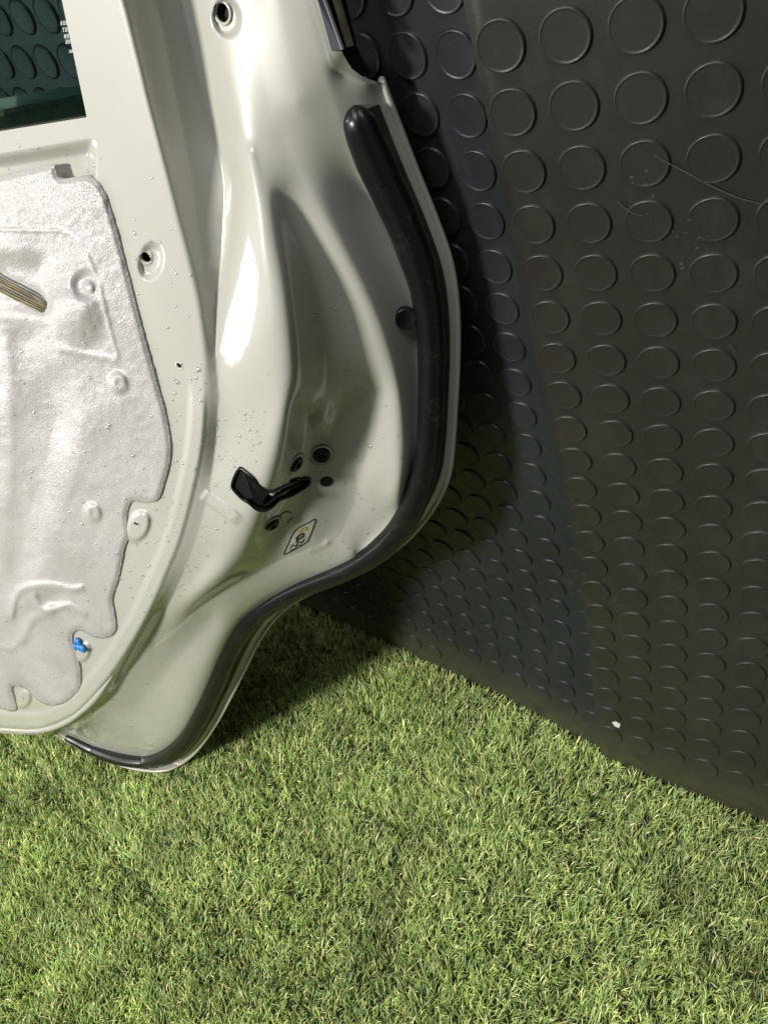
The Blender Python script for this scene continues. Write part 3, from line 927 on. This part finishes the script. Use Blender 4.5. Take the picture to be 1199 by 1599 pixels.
# deep basin of the lower left, below the pull rod
basin = [(-60, 462), (0, 470), (40, 482), (80, 505), (98, 548), (118, 575), (132, 610), (134, 665), (120, 740), (95, 820), (70, 900), (20, 960), (-60, 980)]
bs = [tuple(q) for q in spline(basin, 4)]
bin_ = inside(bs, LX, LY); bd, _, _ = seg_dist(bs, LX, LY)
LW += 7.0 * np.where(bin_, sstep(0, 55, bd), 0)
# hollow above the rod and the tent over its end
LW += 5.5 * np.where(LX < 95, 1, 0) * sstep(385, 425, LY) * sstep(500, 470, LY) * sstep(88, 60, LX)
LW -= 6.5 * sstep(1.0, 0.1, gb(116, 486, 52, 66, -0.35)) * sstep(73, 84, LX + 0.10 * np.abs(LY - 478))
LW += 3.4 * sstep(1.0, 0.35, gb(133, 446, 26, 30, 0.3))
LW -= 3.5 * sstep(1.0, 0.3, gb(140, 448, 11, 15, -0.3))
ridge([(-40, 357), (60, 360), (100, 362), (128, 385), (146, 420), (160, 465), (172, 515), (184, 556)], 0.9, 3.2)
ridge([(95, 545), (130, 552), (180, 562)], 1.0, 6)
LW -= 3.2 * sstep(1.0, 0.35, gb(185, 598, 18, 22, -0.35)); LW += 1.2 * sstep(1.0, 0.2, gb(189, 600, 10, 15, -0.35))
LW -= 3.2 * sstep(1.0, 0.35, gb(145, 801, 17, 20, -0.35)); LW += 1.2 * sstep(1.0, 0.2, gb(148, 802, 9, 13, -0.35))
# pressed shape near the bottom
ridge([(18, 962), (26, 930), (44, 917), (80, 914), (112, 920), (126, 918)], 2.2, 6)
ridge([(54, 928), (62, 948), (80, 953), (108, 945), (132, 958)], 1.6, 5)
LW += 2.2 * sstep(1.0, 0.2, gb(85, 935, 30, 14, 0.1))
ridge([(35, 1000), (50, 970), (78, 955)], 1.8, 8)
ridge([(0, 1010), (18, 1013), (30, 1000)], 1.0, 5)
ridge([(10, 520), (16, 700), (8, 850), (14, 960)], 1.4, 14)
lcx = (LX[:-1, :-1] + LX[1:, 1:]) / 2; lcy = (LY[:-1, :-1] + LY[1:, 1:]) / 2
lw0 = LW.copy()
liner = field_mesh("water_shield", LX, LY, LW, inside(liner_s, lcx, lcy), [liner_s], M_LINER, root, wall_w=1.2)
liner["label"] = "white crinkled foam liner beaded with water"
def lw_at(px, py):
    j = np.clip(((px - lgx[0]) / 2.5).astype(int), 0, len(lgx) - 1); i = np.clip(((py - lgy[0]) / 2.5).astype(int), 0, len(lgy) - 1)
    return LW[i, j]

# brass-coloured pull rods
for k, (dy, r) in enumerate(((-9, 0.0008), (-5, 0.0006), (-1, 0.0009), (4, 0.0006), (8, 0.0008), (12, 0.0006))):
    a = np.array([(-40, 417 + dy, 0.6), (0, 442 + dy, 0.4), (40, 463 + dy, 0.4), (72, 480 + dy * 0.8, 1.2), (92, 489 + dy * 0.7, 6.0)])
    qq = spline(a, 6); Pq = door(qq[:, 0], qq[:, 1], qq[:, 2] - 1.0)
    sweep("pull_rod", Pq, np.tile(-DOOR_N, (len(Pq), 1)), np.stack([r * np.cos(th), r * np.sin(th)], -1), M_BRASS, root)

# blue clip with two wings
cP = surf(np.array(127.0), np.array(1009.0)); cN = surf_n(np.array(127.0), np.array(1009.0), 12)
clip = lathe("blue_clip", [(0, 0.0042), (0.0022, 0.0040), (0.0034, 0.0030), (0.0038, 0.0008), (0.0038, -0.001)], M_BLUE, root, cP, cN, 18)
for (x, y, r) in ((122, 1002, 0.0040), (129, 1013, 0.0044), (118, 1010, 0.0036)):
    p_ = surf(np.array(float(x)), np.array(float(y)), 2.5)
    lathe("clip_wing", [(0, 0.0016), (r * 0.7, 0.0014), (r, 0.0004), (r, -0.0012), (0, -0.0014)], M_BLUE, clip, p_, cN, 14)

# ------------------------------------------------------------------ window
gl = [(-40, -40), (100, -40), (140, 192), (-40, 222)]
gp = door(np.array([q[0] for q in gl], float), np.array([q[1] for q in gl], float), np.full(4, 14.0))
gb2 = gp + DOOR_N * 0.0035
glass = new_obj("window_glass", np_mesh("window_glass", np.vstack([gp, gb2]), np.array([[0, 1, 2, 3], [7, 6, 5, 4], [0, 4, 5, 1], [1, 5, 6, 2], [2, 6, 7, 3], [3, 7, 4, 0]])), M_GLASS, root, smooth=False)
# edges of the opening turn inwards
for nm, pts in (("window_edge", [(90, -40), (97, 0), (136, 183)]), ("window_edge", [(136, 183), (60, 195.3), (0, 205), (-40, 211.5)])):
    pp = np.array(pts, float)
    f0 = door(pp[:, 0], pp[:, 1], np.zeros(len(pp))); f1 = f0 + DOOR_N * 0.013
    n = len(pp); V = np.vstack([f0, f1])
    new_obj(nm, np_mesh(nm, V, np.array([[i, i + 1, n + i + 1, n + i] for i in range(n - 1)])), M_PAINT, root, smooth=False)
def band(name, top, bot, w, mat, thick=0.004):
    n = len(top)
    tp = np.array(top, float); bt = np.array(bot, float)
    A0 = door(tp[:, 0], tp[:, 1], np.full(n, w)); B0 = door(bt[:, 0], bt[:, 1], np.full(n, w))
    A1, B1 = A0 + DOOR_N * thick, B0 + DOOR_N * thick
    V = np.vstack([A0, B0, A1, B1])
    F = []
    for i in range(n - 1):
        F += [(i, i + 1, n + i + 1, n + i), (2 * n + i, 3 * n + i, 3 * n + i + 1, 2 * n + i + 1), (i, 2 * n + i, 2 * n + i + 1, i + 1), (n + i, n + i + 1, 3 * n + i + 1, 3 * n + i)]
    return new_obj(name, np_mesh(name, V, np.array(F)), mat, root, smooth=False)
band("belt_moulding", [(-40, 160), (0, 154), (60, 144), (145, 130)], [(-40, 182), (0, 176), (60, 164), (145, 146)], 36, M_PAINT)
band("belt_rubber", [(-40, 178), (0, 172), (60, 161), (145, 144)], [(-40, 194), (0, 187), (60, 177), (145, 160)], 30, M_OLIVE)
band("belt_weatherstrip", [(-40, 190), (0, 183), (60, 173), (145, 157)], [(-40, 226), (0, 220), (60, 210), (145, 195)], 25, M_OLIVE)

# white lettering on the glass
def glyphs(rows):
    V = []; F = []
    font = {"B": ["110", "101", "110", "101", "110"], "U": ["101", "101", "101", "101", "111"], "T": ["111", "010", "010", "010", "010"], "O": ["111", "101", "101", "101", "111"],
            "N": ["101", "111", "111", "111", "101"], "S": ["111", "100", "111", "001", "111"], "A": ["010", "101", "111", "101", "101"], "0": ["111", "101", "101", "101", "111"],
            "3": ["111", "001", "111", "001", "111"], "E": ["111", "100", "110", "100", "111"], "8": ["111", "101", "111", "101", "111"]}
    for text, x0, y0, s in rows:
        for k, ch in enumerate(text):
            for r, line in enumerate(font[ch]):
                for c, b in enumerate(line):
                    if b == "1":
                        x = x0 + (k * 4 + c) * s; y = y0 + r * s * 1.25 - (k * 4 + c) * s * 0.12
                        q = len(V)
                        V += [(x, y), (x + s * 1.05, y - 0.1), (x + s * 1.05, y + s * 1.3), (x, y + s * 1.3)]
                        F.append((q, q + 1, q + 2, q + 3))
    V = np.array(V)
    return new_obj("glass_lettering", np_mesh("glass_lettering", door(V[:, 0], V[:, 1], np.full(len(V), 13.7)), np.array(F)), M_WHITEPRINT, glass, smooth=False)
glyphs([("BUE", 95, 33, 1.05), ("TOU", 98, 43.5, 1.05), ("NST", 100.5, 53.5, 1.05), ("0A", 103, 62, 1.05), ("88", 108.5, 78, 0.75)])

# trim of the window frame, right hand side
def ribbon(name, left, right, wl, wr, mat, thick=0.003):
    l = np.array(left, float); r = np.array(right, float)
    A0 = door(l[:, 0], l[:, 1], np.full(len(l), float(wl))); B0 = door(r[:, 0], r[:, 1], np.full(len(r), float(wr)))
    n = len(l); A1, B1 = A0 + DOOR_N * thick, B0 + DOOR_N * thick
    V = np.vstack([A0, B0, A1, B1]); F = []
    for i in range(n - 1):
        F += [(i, n + i, n + i + 1, i + 1), (2 * n + i, 2 * n + i + 1, 3 * n + i + 1, 3 * n + i), (n + i, 3 * n + i, 3 * n + i + 1, n + i + 1), (i, i + 1, 2 * n + i + 1, 2 * n + i)]
    F += [(0, 2 * n, 3 * n, n), (n - 1, 2 * n - 1, 4 * n - 1, 3 * n - 1)]
    o = new_obj(name, np_mesh(name, V, np.array(F)), mat, root, smooth=False)
    return o
ribbon("trim_strip", [(484, -40), (496, 0), (518, 80)], [(493, -40), (505, 0), (533, 78)], 31, 33.5, M_GREY)
ribbon("trim_edge", [(492.5, -40), (504.5, 0), (532.5, 78)], [(494.5, -40), (506.5, 0), (534.5, 77.5)], 32.6, 33, M_WHITEPRINT, 0.002)
ribbon("window_channel", [(493, -40), (505, 0), (533, 79), (549, 107)], [(515, -40), (527, 0), (545, 76), (566, 120)], 40, 47, M_SEAL, 0.008)
ribbon("window_channel_lip", [(506, -40), (519, 0), (541, 74)], [(514, -40), (527, 0), (548, 72)], 43, 46, M_OLIVE, 0.003)

# ------------------------------------------------------------------ latch
so = np.array(slot_s)
Pr = surf(so[:, 0], so[:, 1], 0.4); Nr = surf_n(so[:, 0], so[:, 1])
Pr = np.vstack([Pr, Pr[:1]]); Nr = np.vstack([Nr, Nr[:1]])
latch = sweep("latch_slot", Pr, Nr, np.stack([0.0011 * np.cos(th), 0.0013 * np.sin(th)], -1), M_PLASTIC, root, cap=False)
n = len(so)
floor = surf(so[:, 0], so[:, 1], 0.2)
deep = floor + DOOR_N * 0.010 
cen = deep.mean(0)
V = np.vstack([floor, deep])
bm = bmesh.new()
vv = [bm.verts.new(v) for v in V]
for i in range(n):
    bm.faces.new((vv[i], vv[(i + 1) % n], vv[n + (i + 1) % n], vv[n + i]))
try:
    fc = bm.faces.new(vv[n:]); bmesh.ops.triangulate(bm, faces=[fc])
except Exception:
    pass
me = bpy.data.meshes.new("latch_pocket"); bm.to_mesh(me); bm.free()
new_obj("latch_pocket", me, M_PLASTIC, latch)
# small flap and white sheen seen inside the slot
def patch(name, pts, lift, mat, parent, thick=0.0012):
    q = np.array(pts, float)
    A0 = surf(q[:, 0], q[:, 1], lift); A1 = A0 + DOOR_N * thick
    n = len(q)
    bm = bmesh.new()
    a = [bm.verts.new(v) for v in A0]; b = [bm.verts.new(v) for v in A1]
    f0 = bm.faces.new(a); f1 = bm.faces.new(b[::-1])
    for i in range(n):
        bm.faces.new((a[i], b[i], b[(i + 1) % n], a[(i + 1) % n]))
    bmesh.ops.triangulate(bm, faces=[f0, f1])
    me = bpy.data.meshes.new(name); bm.to_mesh(me); bm.free()
    return new_obj(name, me, mat, parent, smooth=False)
patch("latch_flap", [(374, 733), (381, 737), (399, 757), (418, 771), (410, 783), (395, 778), (385, 779), (366, 762)], -0.6, M_PLASTIC, latch, 0.002)
patch("latch_tongue", [(393, 780), (400, 779), (411, 789), (420, 784), (428, 777), (444, 767), (460, 760), (475, 752), (478, 755), (455, 770), (432, 784), (418, 793), (402, 791)], -1.4, M_BOLT, latch, 0.002)
lathe("latch_sheen", [(0, 0.0022), (0.0016, 0.0018), (0.0021, 0.0), (0.0021, -0.003)], M_WHITEPRINT, latch, surf(np.array(425.0), np.array(769.0), 0.2), surf_n(np.array(425.0), np.array(769.0)), 12)  # white cones paint the sheen on the striker
lathe("latch_sheen", [(0, 0.0018), (0.0010, 0.0015), (0.0014, 0.0), (0.0014, -0.003)], M_WHITEPRINT, latch, surf(np.array(434.0), np.array(764.5), 0.2), surf_n(np.array(434.0), np.array(764.5)), 12)

for bx_, by_ in ((461, 724), (502, 710), (424, 818)):
    x, y = np.array(float(bx_)), np.array(float(by_))
    nrm = surf_n(x, y, 14); pos = surf(x, y, 0.2)
    bolt = lathe("bolt", [(0, 0.0004), (0.0027, 0.0004), (0.0030, 0.0030), (0.0042, 0.0031), (0.0052, 0.0026), (0.0058, 0.0012), (0.0059, -0.001)], M_BOLT, latch, pos, nrm, 24)
    lathe("bolt_washer", [(0.0060, 0.0004), (0.0068, 0.0012), (0.0076, 0.0010), (0.0080, 0.0002), (0.0080, -0.001)], M_PAINT, bolt, pos, nrm, 28)
    lathe("bolt_recess", [(0, 0.0008), (0.0027, 0.0010)], M_BLACK, bolt, pos, nrm, 6)
    lathe("bolt_gap", [(0.0080, 0.0003), (0.0085, 0.0004), (0.0085, -0.001)], M_INK, bolt, pos, nrm, 28)
x, y = np.array(510.0), np.array(752.0)
lathe("screw_hole", [(0, 0.0002), (0.0036, 0.0003), (0.0040, 0.0005), (0.0045, 0.0004), (0.0047, -0.0003)], M_BLACK, panel, surf(x, y, 0.1), surf_n(x, y, 14), 22)  # closed black disc, the hole's dark inside is painted on
# half moon beside the lower bolt
strip_on("knockout_edge", [(434, 815), (440, 803), (449, 799), (455, 802)], 1.6, lambda a, b: surf(np.array(float(a)), np.array(float(b)), 0.35), M_INK, panel)
strip_on("knockout_edge", [(449, 817), (454, 812), (457, 808)], 1.4, lambda a, b: surf(np.array(float(a)), np.array(float(b)), 0.35), M_INK, panel)

# child lock sticker
sticker_fn = lambda a, b: surf(np.array(float(a)), np.array(float(b)), 0.3)
def rounded(pts):
    return pts
sticker = strip_on("sticker_outline", [(480, 846), (486, 833), (491, 819), (493, 813), (490.5, 811), (482, 816), (468, 823), (460.5, 829), (455, 838), (449, 852), (444, 863), (444.5, 866), (449, 864), (466, 855), (480, 846)], 1.7, sticker_fn, M_INK, panel)
strip_on("warning_triangle", [(466, 831), (477, 823), (478, 828), (466, 831)], 1.6, sticker_fn, M_YELLOW, sticker)
strip_on("car_symbol", [(462, 842), (466, 837), (472, 833), (474, 836), (468, 841), (462, 844)], 2.6, sticker_fn, M_INK, sticker)
strip_on("car_symbol", [(461, 848), (467, 842), (474, 838)], 1.4, sticker_fn, M_INK, sticker)
strip_on("lock_symbol", [(453, 857), (457, 851), (462, 853), (466, 846), (471, 848), (474, 842)], 1.5, sticker_fn, M_INK, sticker)
strip_on("lock_symbol", [(452, 860), (460, 857), (464, 852), (470, 851)], 1.2, sticker_fn, M_INK, sticker)

# round grommet beside the seal
x, y = np.array(633.0), np.array(497.0)
lathe("grommet", [(0, 0.0012), (0.0048, 0.0013), (0.0056, 0.0020), (0.0064, 0.0016), (0.0068, 0.0), (0.0068, -0.002)], M_PLASTIC, root, surf(x, y, 3.5), (surf_n(x, y, 14) - DOOR_N * 0.8), 26)

# a thin run of water in the latch pocket
FILM = [(545, 608), (560, 603), (575, 612), (580, 640), (574, 690), (567, 722), (554, 727), (557, 760), (553, 785), (544, 805), (530, 835), (502, 861), (484, 866), (491, 840), (487, 800), (493, 770), (489, 740), (495, 705), (503, 672), (518, 640), (532, 620)]
film_s = [tuple(q) for q in spline(FILM, 3, closed=True)]
fd, _, _ = seg_dist(film_s, PX, PY, True)
film = field_mesh("water_film", PX, PY, WF - 0.10 - 0.25 * sstep(0, 6, fd), inside(film_s, cx_, cy_), [film_s], M_FILM, root)
# ------------------------------------------------------------------ water droplets on the door
def droplets():
    bm = bmesh.new(); bmesh.ops.create_icosphere(bm, subdivisions=2, radius=1.0)
    bv = np.array([v.co[:] for v in bm.verts]); bf = np.array([[v.index for v in f.verts] for f in bm.faces]); bm.free()
    bv[:, 2] = np.maximum(bv[:, 2], -0.35)
    pts = []
    def put(n, poly, rmin, rmax, on_liner=False):
        xs = [q[0] for q in poly]; ys = [q[1] for q in poly]; c = 0
        while c < n:
            x = rng.uniform(min(xs), max(xs)); y = rng.uniform(min(ys), max(ys))
            if not inside(poly, np.array([x]), np.array([y]))[0]:
                continue
            if inside(slot_s, np.array([x]), np.array([y]))[0]:
                continue
            il = inside(liner_s, np.array([x]), np.array([y]))[0]
            if il != on_liner:
                continue
            pts.append((x, y, rmin + (rmax - rmin) * rng.random() ** 2.5, on_liner)); c += 1
    put(170, [(0, 480), (120, 520), (240, 620), (255, 760), (195, 800), (170, 960), (110, 1090), (0, 1090)], 0.5, 1.3, True)
    put(110, [(265, 560), (320, 560), (322, 700), (290, 830), (240, 960), (180, 1050), (120, 1110), (110, 1090), (190, 990), (185, 900), (205, 800), (265, 740)], 0.5, 1.2)
    put(90, [(330, 640), (420, 640), (400, 720), (350, 820), (290, 930), (250, 960), (300, 860), (335, 740)], 0.45, 1.1)
    put(26, [(345, 560), (450, 560), (520, 420), (600, 620), (620, 720), (560, 840), (470, 800), (440, 640)], 0.5, 1.3)
    put(22, [(240, 960), (330, 950), (300, 1050), (200, 1150), (120, 1130)], 0.5, 1.4)
    put(26, [(0, 210), (250, 250), (320, 500), (240, 560), (190, 380), (150, 270), (0, 270)], 0.5, 1.0)
    put(16, [(620, 660), (635, 720), (590, 850), (480, 900), (420, 930), (480, 880), (600, 800)], 0.5, 1.1)
    V = []; F = []
    for x, y, r, lin in pts:
        x, y = np.array(x), np.array(y)
        if lin:
            P = door(x, y, lw_at(x, y)); nn = -DOOR_N
        else:
            P = surf(x, y); nn = surf_n(x, y)
        a = np.cross(nn, [0.2, 0.1, 1.0]); a /= np.linalg.norm(a); b = np.cross(nn, a)
        st = 1 + 0.35 * rng.random()
        R = np.stack([a * r * st, b * r, nn * r * 0.62]) * 0.0015
        F.append(bf + len(V) * len(bv)); V.append(P + bv @ R)
    return np.vstack(V), np.vstack(F)
dv, df = droplets()
dro = new_obj("water_droplets", np_mesh("water_droplets", dv, df), M_DROP, root)
dro["kind"] = "stuff"

# ------------------------------------------------------------------ artificial grass
def grass():
    x0, x1, y0, y1 = -1.22, 0.20, -0.30, 0.52
    dens = 290000
    n = int((x1 - x0) * (y1 - y0) * dens)
    bx = rng.uniform(x0, x1, n); by = rng.uniform(y0, y1, n)
    # only turf in front of the mats, and only what the picture or its near surroundings show
    xu = bx / U
    yl = np.where(xu > -5.8, y_right(xu, np.full(n, -26.9)), y_left(xu, np.full(n, -26.9)))
    px, py = project(np.stack([bx, by, np.zeros(n)], -1))
    ok = (by / U < yl - 0.10) & (px > -160) & (px < 1330) & (py < 1750)
    bx, by, px, py = bx[ok], by[ok], px[ok], py[ok]; n = len(bx)
    # a shallow crease in the turf where the roll was folded
    crease = np.exp(-(seg_dist([(-160, 985), (-20, 1130), (60, 1222), (130, 1292), (200, 1366), (255, 1425)], px, py)[0] / 15.0) ** 2)
    thatch = rng.random(n) < 0.20
    ln = np.where(thatch, rng.uniform(0.006, 0.011, n), rng.uniform(0.011, 0.019, n))
    wd = np.where(thatch, rng.uniform(0.0005, 0.0009, n), rng.uniform(0.0007, 0.0013, n))
    ln = ln * (1 - 0.5 * crease)
    # pile direction drifts slowly across the lawn, tufts share a lean
    tuft = vnoise(bx * 1000, by * 1000, 7, 11); drift = vnoise(bx * 1000, by * 1000, 60, 12)
    az = math.radians(62) + 0.55 * drift + 0.95 * tuft + rng.normal(0, 0.95, n)
    tilt = np.clip(rng.normal(0.72, 0.30, n) + 0.12 * vnoise(bx * 1000, by * 1000, 14, 13), 0.05, 1.35)
    tilt = np.where(thatch, rng.uniform(0.8, 1.5, n), tilt)
    az = np.where(thatch, rng.uniform(0, 6.28, n), az)
    curl = rng.uniform(0.1, 0.75, n) * np.where(thatch, 1.6, 1)
    dirx, diry = np.cos(az), np.sin(az)
    sa = az + math.pi / 2 + rng.normal(0, 0.6, n)
    sx, sy = np.cos(sa), np.sin(sa)
    segs = 3
    V = np.zeros((n, (segs + 1) * 2 - 1, 3), np.float32)
    pos = np.stack([bx, by, np.full(n, GROUND_Z + 0.0005)], -1)
    ang = tilt * 0.45
    for s in range(segs + 1):
        wv_ = wd * (1 - 0.10 * s if s < segs else 0) * 0.5
        if s < segs:
            V[:, 2 * s] = pos + np.stack([sx * wv_, sy * wv_, np.zeros(n)], -1)
            V[:, 2 * s + 1] = pos - np.stack([sx * wv_, sy * wv_, np.zeros(n)], -1)
        else:
            V[:, 2 * s] = pos
        st = ln / segs
        pos = pos + np.stack([dirx * np.sin(ang) * st, diry * np.sin(ang) * st, np.cos(ang) * st], -1)
        ang = np.minimum(ang + (tilt * 0.55 + curl) / segs, 1.75)
    k = np.arange(n) * 7
    q = np.concatenate([np.stack([k, k + 1, k + 3, k + 2], -1), np.stack([k + 2, k + 3, k + 5, k + 4], -1)])
    t = np.stack([k + 4, k + 5, k + 6], -1)
    me = np_mesh("artificial_grass", V.reshape(-1, 3), [q, t])
    pal = np.array([(0.150, 0.225, 0.060), (0.215, 0.300, 0.085), (0.300, 0.385, 0.130), (0.480, 0.530, 0.220), (0.190, 0.310, 0.140), (0.420, 0.350, 0.170), (0.640, 0.620, 0.360)])
    pk = rng.choice(7, n, p=[0.20, 0.28, 0.27, 0.11, 0.09, 0.02, 0.03])
    pk = np.where(thatch, rng.choice([1, 2, 3, 5], n, p=[0.3, 0.4, 0.2, 0.1]), pk)
    c = 1.9 * pal[pk] * np.array([1.075, 1.0, 1.12]) * rng.uniform(0.75, 1.25, (n, 1)) * (1 + 0.12 * vnoise(bx * 1000, by * 1000, 35, 14))[:, None]
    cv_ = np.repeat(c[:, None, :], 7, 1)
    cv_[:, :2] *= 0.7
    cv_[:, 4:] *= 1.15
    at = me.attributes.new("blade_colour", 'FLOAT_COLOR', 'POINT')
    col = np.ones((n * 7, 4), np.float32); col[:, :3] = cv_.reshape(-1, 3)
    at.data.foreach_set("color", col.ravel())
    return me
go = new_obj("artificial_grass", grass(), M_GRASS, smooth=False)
tag(go, "short green artificial grass in front of the rubber mats", "artificial grass", kind="stuff")
